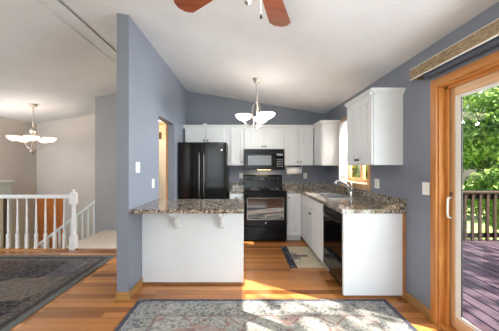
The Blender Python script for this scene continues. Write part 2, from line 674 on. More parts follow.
# kitchen back wall
w = MB()
w.prism([(PX0, 0), (RX + 0.15, 0), (RX + 0.15, ch(RX) + 0.02), (PX0, ch(PX0) + 0.02)], 1, BY, BY + 0.13)
struct(w.build('wall_back', M['blue']))

# right wall with the patio door and the kitchen window
D0, D1, DH = 0.28, 2.137, 2.04          # patio door opening
W0, W1, WS, WT = 3.34, 4.20, 1.10, 2.08  # window opening
w = MB()
t0, t1 = RX, RX + 0.15
HT = ch(RX) + 0.02
w.box(t0, t1, YR, D0, -0.2, HT)
w.box(t0, t1, D0, D1, DH, HT)
w.box(t0, t1, D0, D1, -0.2, 0.0)
w.box(t0, t1, D1, W0, -0.2, HT)
w.box(t0, t1, W0, W1, -0.2, WS)
w.box(t0, t1, W0, W1, WT, HT)
w.box(t0, t1, W1, BY + 0.13, -0.2, HT)
struct(w.build('wall_right', M['blue']))

# partition with the doorway to the hall
O0, O1, OH = 3.45, 4.23, 2.06
w = MB()
def part_seg(y0, y1, z0):
    w.prism([(PX0, z0), (PX1, z0), (PX1, ch(PX1) + 0.02), (PX0, ch(PX0) + 0.02)], 1, y0, y1)
part_seg(2.555, O0, 0)
part_seg(O0, O1, OH)
part_seg(O1, BY, 0)
struct(w.build('wall_partition', M['blue']))

# living side
w = MB()
w.prism([(YR, -1.6), (SY, -1.6), (SY, ch(LX) + 0.02), (YR, ch(LX) + 0.02)], 0, LX - 0.1, LX)
struct(w.build('wall_left', M['taupe']))
w = MB()
w.prism([(LX - 0.1, -1.6), (-2.40, -1.6), (-2.40, ch(-2.40) + 0.02), (LX - 0.1, ch(LX - .1) + 0.02)], 1, SY, SY + 0.12)
struct(w.build('wall_stairwell', M['taupe']))
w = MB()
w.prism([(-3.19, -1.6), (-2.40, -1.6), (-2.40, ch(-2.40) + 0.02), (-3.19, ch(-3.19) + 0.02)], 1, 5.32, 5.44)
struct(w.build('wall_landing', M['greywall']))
# the hall behind the doorway
w = MB()
w.box(-2.40, -2.30, 5.32, 6.60, 0, 2.44)
w.box(-2.40, PX0 + 0.13, 6.58, 6.68, 0, 2.44)
w.box(PX0, PX0 + 0.13, BY + 0.13, 6.60, 0, 2.44)
struct(w.build('wall_hall', M['cream']))
w = box(-2.40, PX0, 5.41, 6.6, 2.44, 2.50)
struct(w.build('ceiling_hall', M['cream']))
w = MB()
w.prism([(-2.4, 2.425), (PX0, 2.425), (PX0, ch(PX0)), (RIDGE, ch(RIDGE)), (-2.4, ch(-2.4))], 1, 5.32, 5.40)
struct(w.build('wall_header', M['taupe']))
# wall behind the camera, with two unseen window openings added to let daylight in
w = MB()
for a, b in ((LX, -4.6), (-2.6, -1.4), (1.0, RX)):
    w.prism([(a, 0), (b, 0), (b, ch(b)), (a, ch(a))], 1, YR - 0.12, YR)
for a, b in ((-4.6, -2.6), (-1.4, 1.0)):
    w.box(a, b, YR - 0.12, YR, 0, 0.65)
    w.prism([(a, 2.25), (b, 2.25), (b, ch(b)), (a, ch(a))] if not (a < RIDGE < b) else [(a, 2.25), (b, 2.25), (b, ch(b)), (RIDGE, ch(RIDGE)), (a, ch(a))], 1, YR - 0.12, YR)
struct(w.build('wall_rear', M['taupe']))

# carpeted landing, stairs down to the entry
cp = MB()
cp.box(-3.0, PX0, 4.12, 5.32, -0.25, 0.004)
cp.box(-2.30, PX0, 5.32, 6.58, -0.25, 0.004)
for k in range(8):
    x1 = -3.0 - 0.25 * k
    cp.box(x1 - 0.27, x1, 4.14, 5.44, -1.6, -0.18 * (k + 1))
struct(cp.build('floor_stairs', M['carpet']))
struct(box(LX, -2.4, 4.12, SY, -1.75, -1.58).build('floor_entry', M['carpet']))
# face below the railing
struct(box(LX, -3.0, 4.06, 4.12, -1.6, -0.001).build('wall_stairs', M['taupe']))
# ledge wall near the entry
lw = MB()
lw.box(LX, -5.32, 4.2, 5.70, -1.6, 0.985)
struct(lw.build('wall_ledge', M['greypanel']))
struct(box(LX, -5.28, 4.2, 5.74, 0.985, 1.03).build('trim_2', M['greypanel'], bevel=0.006))

# entry door seen between the balusters
d = struct(box(-5.38, -4.70, SY - 0.05, SY, -1.55, 0.55).build('door_1', M['doorwood']))
p = MB()
for z0, z1 in ((-1.35, -0.6), (-0.45, 0.4)):
    for x0, x1 in ((-5.28, -5.08), (-5.0, -4.80)):
        p.box(x0, x1, SY - 0.062, SY - 0.05, z0, z1)
p.build('door_panel', M['doorwood'], d, 0.008)
# beige door with dark casing at the foot of the ledge wall
d = struct(box(-5.32, -5.29, 4.6, 5.47, -1.58, 0.66).build('door_2', M['cream']))
g = MB()
g.box(-5.32, -5.28, 5.47, 5.56, -1.58, 0.66)
g.box(-5.32, -5.28, 4.6, 5.56, 0.66, 0.70)
g.build('door_casing', M['brownwood'], d)

# hall: white door on its end wall
d = struct(box(-2.28, -1.50, 6.55, 6.58, 0.005, 1.96).build('door_3', M['trimwhite']))
g = MB()
g.box(-1.50, -1.42, 6.54, 6.58, 0.005, 2.03)
g.box(-2.30, -1.42, 6.54, 6.58, 1.96, 2.03)
g.build('door_casing', M['trimwhite'], d)
# timber edge and hinges at the back of the doorway
j = struct(box(PX0 - 0.02, PX0, O1 - 0.02, O1 + 0.06, 0, OH + 0.06).build('trim_3', M['pine_z']))
h = MB()
for z in (0.35, 1.38, 1.85):
    h.lathe([(0.008, 0), (0.008, 0.10)], (PX0 - 0.012, O1 - 0.028, z), 8)
h.build('hinge', plain('brass_metal', (200, 168, 96), 0.3, metal=1.0), j)

# baseboards
b = MB()
b.box(RX - 0.014, RX, D1 + 0.07, 2.57, 0, 0.085)
b.box(RX - 0.022, RX, D1 + 0.07, 2.57, 0, 0.018)
struct(b.build('baseboard_right', M['base'], bevel=0.003))
b = MB()
b.box(PX0 - 0.014, PX1 + 0.014, 2.541, 2.555, 0, 0.075)
b.box(PX0 - 0.03, PX1 + 0.022, 2.530, 2.541, 0, 0.02)
b.box(PX1, PX1 + 0.014, 2.555, 2.88, 0, 0.075)
b.box(PX0 - 0.014, PX0, 2.541, 4.10, 0, 0.075)
struct(b.build('baseboard_partition', M['basex'], bevel=0.003))


# ------------------------------------------------------------------ patio door
d = MB()
CW = 0.063
d.box(RX - 0.02, RX, D1, D1 + CW, 0, DH + CW)
d.box(RX - 0.02, RX, D0 - CW, D0, 0, DH + CW)
door = struct(d.build('door_4', M['pine_z'], bevel=0.003, org=(RX, 1.2, 0)))
box(RX - 0.02, RX, D0, D1, DH, DH + CW).build('head_casing', M['pine_y'], door, 0.003)
g = MB()
g.box(RX, RX + 0.15, D1 - 0.012, D1, 0, DH)
g.box(RX + 0.045, RX + 0.065, D1 - 0.047, D1 - 0.012, 0, DH)
g.box(RX, RX + 0.15, D0, D0 + 0.03, 0, DH)
g.build('jamb', M['pine_z'], door, 0.002)
g = MB()
g.box(RX, RX + 0.15, D0, D1, DH - 0.012, DH)
g.box(RX + 0.045, RX + 0.065, D0, D1, DH - 0.035, DH - 0.012)
g.build('head_jamb', M['pine_y'], door, 0.002)
box(RX - 0.01, RX + 0.17, D0, D1, 0, 0.022).build('threshold', M['pine_y'], door, 0.003)
SX0, SX1 = RX + 0.072, RX + 0.115
YM = 1.18           # meeting stile
sash = MB()
sash.box(SX0, SX1, D1 - 0.085, D1 - 0.022, 0.03, DH - 0.018)
sash.box(SX0, SX1, YM, YM + 0.08, 0.03, DH - 0.018)
sa = sash.build('sliding_sash', M['sash_z'], door, 0.003)
g = MB()
g.box(SX0, SX1, YM + 0.08, D1 - 0.085, 0.03, 0.12)
g.box(SX0, SX1, YM + 0.08, D1 - 0.085, 1.935, DH - 0.018)
g.build('sash_rail', M['sash_y'], sa, 0.003)
g = MB()
y0, y1, z0, z1, bw = YM + 0.08, D1 - 0.085, 0.12, 1.935, 0.052
g.box(SX0 + 0.004, SX0 + 0.016, y1 - bw, y1, z0, z1)
g.box(SX0 + 0.004, SX0 + 0.016, y0, y0 + bw, z0, z1)
g.box(SX0 + 0.004, SX0 + 0.016, y0 + bw, y1 - bw, z0, z0 + 0.03)
g.box(SX0 + 0.004, SX0 + 0.016, y0 + bw, y1 - bw, z1 - 0.025, z1)
g.build('glazing_bead', M['vinyl'], sa, 0.003)
box(SX0 + 0.006, SX0 + 0.016, y1 - bw - 0.006, y1 - bw, z0 + 0.03, z1 - 0.02).build('gasket', M['gasket'], sa)
box(SX0 + 0.008, SX0 + 0.014, y0 + bw, y1 - bw, z0 + 0.02, z1 - 0.02).build('pane', M['pane'], sa)
g = MB()
hy = D1 - 0.052
g.tube([(SX0 + 0.002, hy, 1.10), (SX0 - 0.03, hy, 1.09), (SX0 - 0.034, hy, 1.03), (SX0 - 0.034, hy, 0.98), (SX0 - 0.03, hy, 0.935), (SX0 + 0.002, hy, 0.925)], 0.008, 8)
hn = g.build('handle', M['vinyl'], sa)
hn['label'] = 'white pull handle'
box(SX0 - 0.012, SX0 + 0.002, hy - 0.014, hy + 0.014, 1.105, 1.14).build('lock', M['brownwood'], sa, 0.002)
# the fixed panel nearer the camera
g = MB()
fx0, fx1 = RX + 0.118, RX + 0.15
g.box(fx0, fx1, D0 + 0.03, D0 + 0.10, 0.03, DH - 0.018)
g.box(fx0, fx1, YM - 0.0, YM + 0.075, 0.03, DH - 0.018)
g.box(fx0, fx1, D0 + 0.10, YM, 0.03, 0.12)
g.box(fx0, fx1, D0 + 0.10, YM, 1.935, DH - 0.018)
fp = g.build('fixed_sash', M['sash_z'], door, 0.003)
box(fx0 + 0.012, fx0 + 0.018, D0 + 0.09, YM + 0.01, 0.11, 1.945).build('pane', M['pane'], fp)

# ------------------------------------------------------------------ kitchen window
cw = 0.07
d = MB()
d.box(RX - 0.018, RX, W0 - cw, W0, WS - cw, WT + cw)
d.box(RX - 0.018, RX, W1, W1 + cw, WS - cw, WT + cw)
d.box(RX - 0.018, RX, W0, W1, WS - cw, WS)
d.box(RX - 0.018, RX, W0, W1, WT, WT + cw)
win = struct(d.build('window_1', M['sash_z'], bevel=0.003, org=(RX, 3.77, 1.0)))
g = MB()
g.box(RX - 0.05, RX + 0.12, W0 - 0.03, W1 + 0.03, WS - 0.002, WS + 0.02)
g.build('sill', M['sash_y'], win, 0.004)
g = MB()
g.box(RX, RX + 0.13, W0, W0 + 0.015, WS, WT)
g.box(RX, RX + 0.13, W1 - 0.015, W1, WS, WT)
g.box(RX, RX + 0.13, W0, W1, WT - 0.015, WT)
g.build('jamb', M['sash_z'], win)
g = MB()
a0, a1 = RX + 0.08, RX + 0.12
for yy0, yy1 in ((W0 + 0.015, 3.72), (3.72, W1 - 0.015)):
    g.box(a0, a1, yy0, yy0 + 0.045, WS + 0.02, WT - 0.015)
    g.box(a0, a1, yy1 - 0.045, yy1, WS + 0.02, WT - 0.015)
    g.box(a0, a1, yy0 + 0.045, yy1 - 0.045, WS + 0.02, WS + 0.07)
    g.box(a0, a1, yy0 + 0.045, yy1 - 0.045, WT - 0.06, WT - 0.015)
g.build('sash', M['sash_z'], win, 0.003)
box(a0 + 0.018, a0 + 0.024, W0 + 0.05, W1 - 0.05, WS + 0.05, WT - 0.04).build('pane', M['pane'], win)


# ------------------------------------------------------------------ cabinets
def front(axis, face):
    if axis == 'y':
        return lambda u, v, w_: (u, face - w_, v)
    return lambda u, v, w_: (face - w_, u, v)


def knob_at(P, axis, u, v, parent, w0=0.02):
    m = MB()
    prof = [(0.005, 0), (0.005, 0.010), (0.012, 0.014), (0.015, 0.020), (0.012, 0.026), (0.001, 0.028)]
    c0 = P(u, v, w0)
    m.lathe([(r, -h) for r, h in prof], c0, 10, axis)
    return m.build('knob', M['knob'], parent)


def cab_door(root, axis, face, u0, u1, v0, v1, knob=None, name='door', beads=True):
    P = front(axis, face)
    m = MB()
    st = 0.052
    a, b = u0 + 0.004, u1 - 0.004
    m.obox(P, a, a + st, v0, v1, 0.001, 0.02)
    m.obox(P, b - st, b, v0, v1, 0.001, 0.02)
    m.obox(P, a + st, b - st, v0, v0 + st, 0.001, 0.02)
    m.obox(P, a + st, b - st, v1 - st, v1, 0.001, 0.02)
    m.obox(P, a + st, b - st, v0 + st, v1 - st, 0.001, 0.004)
    n = max(1, round((b - a - 2 * st) / 0.058))
    ww = (b - a - 2 * st) / n
    for k in range(n):
        x0 = a + st + ww * k
        m.obox(P, x0 + 0.005, x0 + ww - 0.005, v0 + st, v1 - st, 0.004, 0.0125)
    d_ = m.build(name, M['white'], root, 0.002, segs=1)
    if knob:
        knob_at(P, axis, knob[0], knob[1], d_)
    return d_


def flat_front(root, axis, face, u0, u1, v0, v1, knobs=(), name='drawer'):
    P = front(axis, face)
    m = MB()
    m.obox(P, u0 + 0.003, u1 - 0.003, v0, v1, 0.001, 0.019)
    m.obox(P, u0 + 0.02, u1 - 0.02, v0 + 0.017, v1 - 0.017, 0.019, 0.021)
    d_ = m.build(name, M['white'], root, 0.003)
    for k in knobs:
        knob_at(P, axis, k[0], k[1], d_)
    return d_


UF = BY - 0.325     # front of the back-wall wall cupboards
UB, UT = 1.37, 2.085

def upper_y(label, x0, x1, z0, doors, body_to=None):
    t = thing('wall_cabinet', label, 'cabinet', ((x0 + x1) / 2, UF, z0))
    box(x0 + 0.001, x1 - 0.001, UF, BY, z0, UT).build('body', M['white'], t)
    for a, b, k in doors:
        cab_door(t, 'y', UF, a, b, z0 + 0.012, UT - 0.012, k)
    return t


upper_y('white two-door wall cabinet above the black fridge', -1.165, -0.365, 1.80,
        [(-1.15, -0.76, (-0.79, 1.85)), (-0.75, -0.385, (-0.72, 1.85))])
t = upper_y('narrow white single-door wall cabinet between fridge and microwave', -0.362, -0.022, UB, [(-0.275, -0.03, (-0.06, UB + 0.065))])
upper_y('short white two-door wall cabinet directly above the black microwave', -0.018, 0.748, 1.685,
        [(-0.012, 0.364, (0.335, 1.735)), (0.366, 0.742, (0.395, 1.735))])
upper_y('white two-door wall cabinet above the paper towel roll', 0.752, 1.322, UB,
        [(0.76, 1.035, (1.008, UB + 0.065)), (1.037, 1.315, (1.064, UB + 0.065))])
# corner unit on the right wall, door facing left
UX = RX - 0.305
t = thing('wall_cabinet', 'white wall cabinet in the back right corner, beside the window curtain', 'cabinet', (1.49, 4.6, UB))
box(UX, RX, 4.33, BY, UB, UT).build('body', M['white'], t)
cab_door(t, 'x', UX, 4.335, 4.80, UB + 0.012, UT - 0.012, (4.765, UB + 0.065))
# near unit
t = thing('wall_cabinet', 'tall white two-door wall cabinet on the right wall in front of the window', 'cabinet', (1.49, 2.95, UB))
NU0, NU1 = 2.61, 3.26
NT_ = 2.11
box(UX, RX, NU0, NU1, UB, NT_).build('body', M['white'], t)
cab_door(t, 'x', UX, NU0 + 0.006, 2.934, UB + 0.012, NT_ - 0.012, (2.905, UB + 0.06))
cab_door(t, 'x', UX, 2.936, NU1 - 0.004, UB + 0.012, NT_ - 0.012, (2.965, UB + 0.06))
def crown_prof(z):
    return [(0.0, z - 0.005), (0.012, z - 0.005), (0.014, z + 0.012), (0.032, z + 0.026), (0.048, z + 0.042), (0.05, z + 0.058), (0.0, z + 0.058)]
g = MB()
def crown_x(x_face, y0, y1, z):
    g.prism([(x_face - p[0], p[1]) for p in crown_prof(z)], 1, y0, y1)
def crown_y(y_face, x0, x1, z):
    g.prism([(y_face - p[0], p[1]) for p in crown_prof(z)], 0, x0, x1)
crown_x(UX, NU0 - 0.05, NU1, NT_ - 0.005)
crown_y(NU0, UX - 0.05, RX - 0.001, NT_ - 0.005)
g.box(UX, RX - 0.001, NU0, NU1, NT_, NT_ + 0.052)
g.build('crown', M['white'], t)
# the crown run along the back
g = MB()
zc = UT + 0.004
crown_y(UF, PX1 + 0.002, UX, zc)
crown_x(UX, 4.33 - 0.05, UF, zc)
crown_y(4.33, UX - 0.05, RX - 0.001, zc)
g.box(PX1 + 0.002, UX, UF, BY - 0.001, UT + 0.001, zc + 0.055)
g.box(UX, RX - 0.001, 4.33, BY - 0.001, UT + 0.001, zc + 0.055)
tag(g.build('crown_moulding', M['white']), 'white crown moulding running along the tops of the back wall cabinets', 'moulding')

# base units
BF = BY - 0.61      # 4.54
KH = 0.872
def base_body(t, x0, x1, y0, y1, toe):
    m = MB()
    m.box(x0, x1, y0, y1, 0.09, KH)
    if toe == 'y':
        m.box(x0, x1, y0 + 0.06, y1, 0.0, 0.09)
    else:
        m.box(x0 + 0.06, x1, y0, y1, 0.0, 0.09)
    m.build('body', M['white'], t)

FX = 1.025          # front of the right-hand base run
t = thing('base_cabinet', 'white base cabinet between the fridge and the stove', 'cabinet', (-0.16, 4.85, 0))
base_body(t, -0.285, -0.026, BF, BY, 'y')
flat_front(t, 'y', BF, -0.28, -0.03, 0.71, 0.86, [(-0.155, 0.785)])
cab_door(t, 'y', BF, -0.28, -0.03, 0.105, 0.70, (-0.06, 0.64))
t = thing('base_cabinet', 'narrow white corner base cabinet right beside the stove', 'cabinet', (0.89, 4.85, 0))
base_body(t, 0.756, FX - 0.002, BF, BY, 'y')
cab_door(t, 'y', BF, 0.765, FX - 0.004, 0.105, 0.86, (0.797, 0.79))
t = thing('sink_cabinet', 'white base cabinet under the sink, its doors facing left', 'cabinet', (1.33, 3.9, 0))
SB0, SB1 = 3.238, 4.535
base_body(t, FX, RX - 0.002, SB0, BY - 0.001, 'x')
flat_front(t, 'x', FX, SB0 + 0.01, 4.35, 0.71, 0.86, [], 'drawer_front')
cab_door(t, 'x', FX, SB0 + 0.01, 3.815, 0.105, 0.70, (3.785, 0.635))
cab_door(t, 'x', FX, 3.818, 4.35, 0.105, 0.70, (3.848, 0.635))
# end panel
g = MB()
g.box(FX - 0.012, RX - 0.03, 2.57, 2.605, 0.028, KH)
g.box(FX + 0.04, RX - 0.03, 2.59, 2.605, 0.0, 0.03)
ep = g.build('end_panel', M['white'], bevel=0.002)
tag(ep, 'plain white end panel closing the right cabinet run beside the dishwasher', 'panel')
struct(box(RX - 0.03, RX - 0.001, 2.572, 2.60, 0.0, KH).build('trim_4', M['pine_z']))
struct(box(FX + 0.04, RX - 0.03, 2.58, 2.5899, 0.0, 0.028).build('trim_5', M['basedark']))

# dishwasher
t = thing('dishwasher', 'black built-in dishwasher with a bowed handle next to the white end panel', 'dishwasher', (1.3, 2.97, 0))
DW0, DW1 = 2.612, 3.232
box(FX + 0.02, RX - 0.02, DW0, DW1, 0.10, KH - 0.004).build('body', M['blackmatt'], t)
box(FX + 0.07, RX - 0.02, DW0, DW1, 0.0, 0.10).build('kick_plate', M['blackmatt'], t)
dd = box(FX - 0.015, FX + 0.02, DW0 + 0.004, DW1 - 0.004, 0.115, 0.735).build('door', M['blackglass'], t, 0.006)
m = MB()
m.prism([(FX + 0.02, 0.742), (FX - 0.02, 0.742), (FX - 0.012, KH - 0.008), (FX + 0.02, KH - 0.008)], 1, DW0 + 0.004, DW1 - 0.004)
m.build('control_panel', M['black'], t, 0.004)
m = MB()
m.tube([(FX - 0.012, DW0 + 0.04, 0.775)] + [(FX - 0.02 - 0.04 * math.sin(PI * k / 10), DW0 + 0.05 + (DW1 - DW0 - 0.1) * k / 10, 0.77) for k in range(11)] + [(FX - 0.012, DW1 - 0.04, 0.775)], 0.013, 8)
m.build('handle', M['black'], dd)

# peninsula
PY = 2.88
t = thing('peninsula_cabinet', 'white panelled peninsula base under the granite breakfast bar', 'cabinet', (-0.6, 3.1, 0))
g = MB()
g.box(PX1 + 0.001, -0.02, PY, 3.36, 0.015, KH)
g.box(-0.052, -0.018, PY - 0.004, PY + 0.03, 0.015, KH)
g.build('body', M['white'], t, 0.002)
box(PX1 + 0.001, -0.016, PY - 0.012, PY, 0.0, 0.022).build('shoe_moulding', M['basedark'], t)
for cx in (-0.765, -0.255):
    m = MB()
    pr = [(PY, 0.872), (PY - 0.29, 0.872), (PY - 0.29, 0.84), (PY - 0.25, 0.83)]
    pr += [(PY - 0.25 + 0.16 * math.sin(k * PI / 12), 0.83 - 0.10 * (1 - math.cos(k * PI / 12))) for k in range(1, 7)]
    pr += [(PY - 0.075, 0.715), (PY - 0.065, 0.68), (PY - 0.04, 0.65), (PY, 0.635)]
    m.prism(pr, 0, cx - 0.02, cx + 0.02)
    m.build('corbel', M['white'], t, 0.003)

def slab(poly, z0, z1):
    return MB().prism(poly, 2, z0, z1)

CT, CB = 0.914, 0.874
o = slab([(PX1 + 0.002, 2.55), (-0.03, 2.55), (-0.01, 2.57), (-0.01, 3.38), (PX1 + 0.002, 3.38)], CB, CT).build('peninsula_countertop', M['granite'], bevel=0.006)
tag(o, 'speckled brown granite bar top on the white peninsula', 'countertop')

# right worktop with the sink cut out
SK = (1.16, 1.50, 3.42, 4.08)       # sink opening x0 x1 y0 y1
cf = FX - 0.035
t = thing('worktop', 'L-shaped speckled granite worktop with splashback running under the kitchen window', 'countertop', (1.3, 4, CB))
g = MB()
g.box(cf, SK[0], 2.555, BY - 0.001, CB, CT)
g.box(SK[1], RX - 0.001, 2.555, BY - 0.001, CB, CT)
g.box(SK[0], SK[1], 2.555, SK[2], CB, CT)
g.box(SK[0], SK[1], SK[3], BY - 0.001, CB, CT)
g.box(0.756, cf, BF - 0.035, BY - 0.001, CB, CT)
g.build('slab', M['granite'], t)
g = MB()
g.box(RX - 0.022, RX - 0.001, 2.555, BY - 0.001, CT, CT + 0.105)
g.box(0.756, RX - 0.022, BY - 0.022, BY - 0.001, CT, CT + 0.105)
g.build('splashback', M['granite'], t)
t = thing('worktop', 'short granite worktop with splashback between fridge and stove', 'countertop', (-0.15, 4.85, CB))
box(-0.287, -0.024, BF - 0.035, BY - 0.001, CB, CT).build('slab', M['granite'], t, 0.004)
box(-0.287, -0.024, BY - 0.022, BY - 0.001, CT, CT + 0.105).build('splashback', M['granite'], t, 0.002)
# sink
t = thing('sink', 'stainless steel double-bowl sink set into the granite worktop', 'sink', (1.33, 3.75, 0.75))
g = MB()
x0, x1, y0, y1 = SK
g.box(x0 - 0.012, x1 + 0.012, y0 - 0.012, y0 + 0.012, CT, CT + 0.005)
g.box(x0 - 0.012, x1 + 0.012, y1 - 0.012, y1 + 0.012, CT, CT + 0.005)
g.box(x0 - 0.012, x0 + 0.012, y0, y1, CT, CT + 0.005)
g.box(x1 - 0.012, x1 + 0.012, y0, y1, CT, CT + 0.005)
g.build('rim', M['steel'], t, 0.002)
ym = (y0 + y1) / 2
for a, b in ((y0 + 0.002, ym - 0.012), (ym + 0.012, y1 - 0.002)):
    g = MB()
    g.box(x0 + 0.002, x1 - 0.002, a, b, 0.876, 0.880)
    g = MB()
    zz = 0.876
    wt = 0.004
    g.box(x0 + 0.002, x1 - 0.002, a, a + wt, 0.876, CT)
    g.box(x0 + 0.002, x1 - 0.002, b - wt, b, 0.876, CT)
    g.box(x0 + 0.002, x0 + 0.002 + wt, a, b, 0.876, CT)
    g.box(x1 - 0.002 - wt, x1 - 0.002, a, b, 0.876, CT)
    g.box(x0 + 0.002, x1 - 0.002, a, b, 0.8735, 0.877)
    g.build('bowl', M['steel'], t)
# faucet
t = thing('faucet', 'chrome single-lever kitchen faucet behind the sink', 'faucet', (1.55, 3.62, CT))
fx, fy = 1.54, 3.62
MB().lathe([(0.032, 0), (0.032, 0.012), (0.024, 0.02), (0.022, 0.09), (0.025, 0.1), (0.022, 0.12)], (fx, fy, CT), 16).build('base', M['chrome'], t)
sp = MB()
sp.tube([(fx, fy, CT + 0.09), (fx - 0.05, fy, CT + 0.15), (fx - 0.10, fy, CT + 0.20), (fx - 0.16, fy, CT + 0.228), (fx - 0.21, fy, CT + 0.222), (fx - 0.24, fy, CT + 0.19)], [0.024, 0.023, 0.022, 0.021, 0.021, 0.02], 12)
sp.build('spout', M['chrome'], t)
MB().tube([(fx, fy, CT + 0.115), (fx + 0.01, fy - 0.01, CT + 0.16), (fx - 0.02, fy - 0.03, CT + 0.21)], [0.016, 0.011, 0.009], 10).build('lever', M['chrome'], t)

# ------------------------------------------------------------------ range
t = thing('stove', 'black freestanding electric stove with a glass oven door', 'stove', (0.365, 4.8, 0))
X0, X1 = -0.019, 0.751
RF = 4.46
g = MB()
g.box(X0, X1, RF + 0.04, BY - 0.03, 0.03, 0.905)
for xx in (X0 + 0.04, X1 - 0.04):
    for yy in (RF + 0.1, BY - 0.1):
        g.box(xx - 0.02, xx + 0.02, yy - 0.02, yy + 0.02, 0, 0.03)
g.build('body', M['black'], t)
ck = box(X0 - 0.002, X1 + 0.002, RF + 0.005, BY - 0.10, 0.905, 0.92).build('cooktop', M['blackglass'], t, 0.004)
for ex, ey, er in ((0.17, 4.66, 0.10), (0.56, 4.66, 0.08), (0.17, 4.92, 0.08), (0.56, 4.92, 0.10)):
    MB().lathe([(er, 0), (er, 0.0008), (er - 0.006, 0.0008), (er - 0.006, 0)], (ex, ey, 0.9202), 28).build('burner_ring', M['keys'], ck)
bg = MB()
bg.prism([(BY - 0.10, 0.905), (BY - 0.085, 1.165), (BY - 0.06, 1.18), (BY - 0.03, 1.18), (BY - 0.03, 0.905)], 0, X0, X1)
bgo = bg.build('backguard', M['black'], t, 0.006)
pn = MB()
pn.prism([(BY - 0.099, 1.03), (BY - 0.088, 1.155), (BY - 0.083, 1.155), (BY - 0.094, 1.03)], 0, X0 + 0.02, X1 - 0.02)
pn.build('control_panel', M['black'], bgo, 0.002)
for kx in (0.06, 0.14, 0.22, 0.51, 0.59, 0.67):
    MB().lathe([(0.022, 0), (0.02, -0.018), (0.017, -0.022)], (kx, BY - 0.095, 1.09), 12, 'y').build('knob', M['blackmatt'], bgo)
g = MB()
g.box(0.30, 0.44, BY - 0.102, BY - 0.090, 1.075, 1.12)
g.build('clock_display', M['blackglass'], bgo)
dd = box(X0 + 0.004, X1 - 0.004, RF, RF + 0.04, 0.275, 0.865).build('oven_door', M['black'], t, 0.006)
fr = MB()
fr.box(X0 + 0.06, X1 - 0.06, RF - 0.003, RF, 0.40, 0.79)
w_ = fr.build('oven_window', M['ovenglass'], dd, 0.0)
g = MB()
for yy in (0.40, 0.784):
    g.box(X0 + 0.055, X1 - 0.055, RF - 0.005, RF - 0.001, yy, yy + 0.006)
for xx in (X0 + 0.055, X1 - 0.061):
    g.box(xx, xx + 0.006, RF - 0.005, RF - 0.001, 0.40, 0.79)
g.build('window_trim', M['steel'], dd)
g = MB()
g.tube([(X0 + 0.05, RF, 0.825), (X0 + 0.05, RF - 0.045, 0.825), (X0 + 0.09, RF - 0.052, 0.825), (X1 - 0.09, RF - 0.052, 0.825), (X1 - 0.05, RF - 0.045, 0.825), (X1 - 0.05, RF, 0.825)], 0.011, 8)
g.build('handle', M['black'], dd)
MB().lathe([(0.013, 0), (0.013, -0.003)], ((X0 + X1) / 2, RF, 0.335), 16, 'y').build('badge', M['handlemetal'], dd)
box(X0 + 0.004, X1 - 0.004, RF + 0.002, RF + 0.04, 0.05, 0.265).build('drawer', M['black'], t, 0.006)

# ------------------------------------------------------------------ microwave
t = thing('microwave', 'black over-the-range microwave under the short white cabinet', 'microwave', (0.365, 4.9, 1.32))
MF = 4.745
MZ0, MZ1 = 1.29, 1.683
box(X0 + 0.002, X1 - 0.002, MF + 0.035, BY - 0.002, MZ0, MZ1).build('body', M['blackmatt'], t)
vt = MB()
for k in range(4):
    vt.box(X0 + 0.006, X1 - 0.006, MF + 0.006, MF + 0.035, MZ1 - 0.062 + k * 0.015, MZ1 - 0.052 + k * 0.015)
vt.build('vent_grille', M['black'], t)
dd = box(X0 + 0.004, 0.57, MF, MF + 0.035, MZ0 + 0.02, MZ1 - 0.07).build('door', M['black'], t, 0.005)
box(X0 + 0.075, 0.50, MF - 0.002, MF + 0.002, MZ0 + 0.085, MZ1 - 0.125).build('window', M['screen'], dd)
MB().tube([(0.545, MF, MZ0 + 0.06), (0.545, MF - 0.03, MZ0 + 0.075), (0.545, MF - 0.03, MZ1 - 0.12), (0.545, MF, MZ1 - 0.105)], 0.009, 8).build('handle', M['black'], dd)
cpn = box(0.574, X1 - 0.004, MF, MF + 0.035, MZ0 + 0.02, MZ1 - 0.07).build('control_panel', M['blackglass'], t, 0.003)
box(0.60, 0.72, MF - 0.002, MF, MZ1 - 0.125, MZ1 - 0.09).build('display', M['keys'], cpn)
for r_ in range(5):
    for c_ in range(3):
        box(0.605 + c_ * 0.042, 0.632 + c_ * 0.042, MF - 0.0015, MF, MZ0 + 0.055 + r_ * 0.033, MZ0 + 0.067 + r_ * 0.033).build('key', M['keys'], cpn)
box(X0 + 0.004, X1 - 0.004, MF + 0.01, MF + 0.035, MZ0, MZ0 + 0.018).build('lower_trim', M['black'], t)
lp = box(0.24, 0.50, MF + 0.10, MF + 0.20, MZ0 - 0.004, MZ0).build('task_lamp', M['hoodlamp'], t)
area('cooktop_light', (0.365, MF + 0.15, MZ0 - 0.012), (0.365, MF + 0.17, 0.5), 0.25, 0.08, 1.6, (1, 0.8, 0.55))

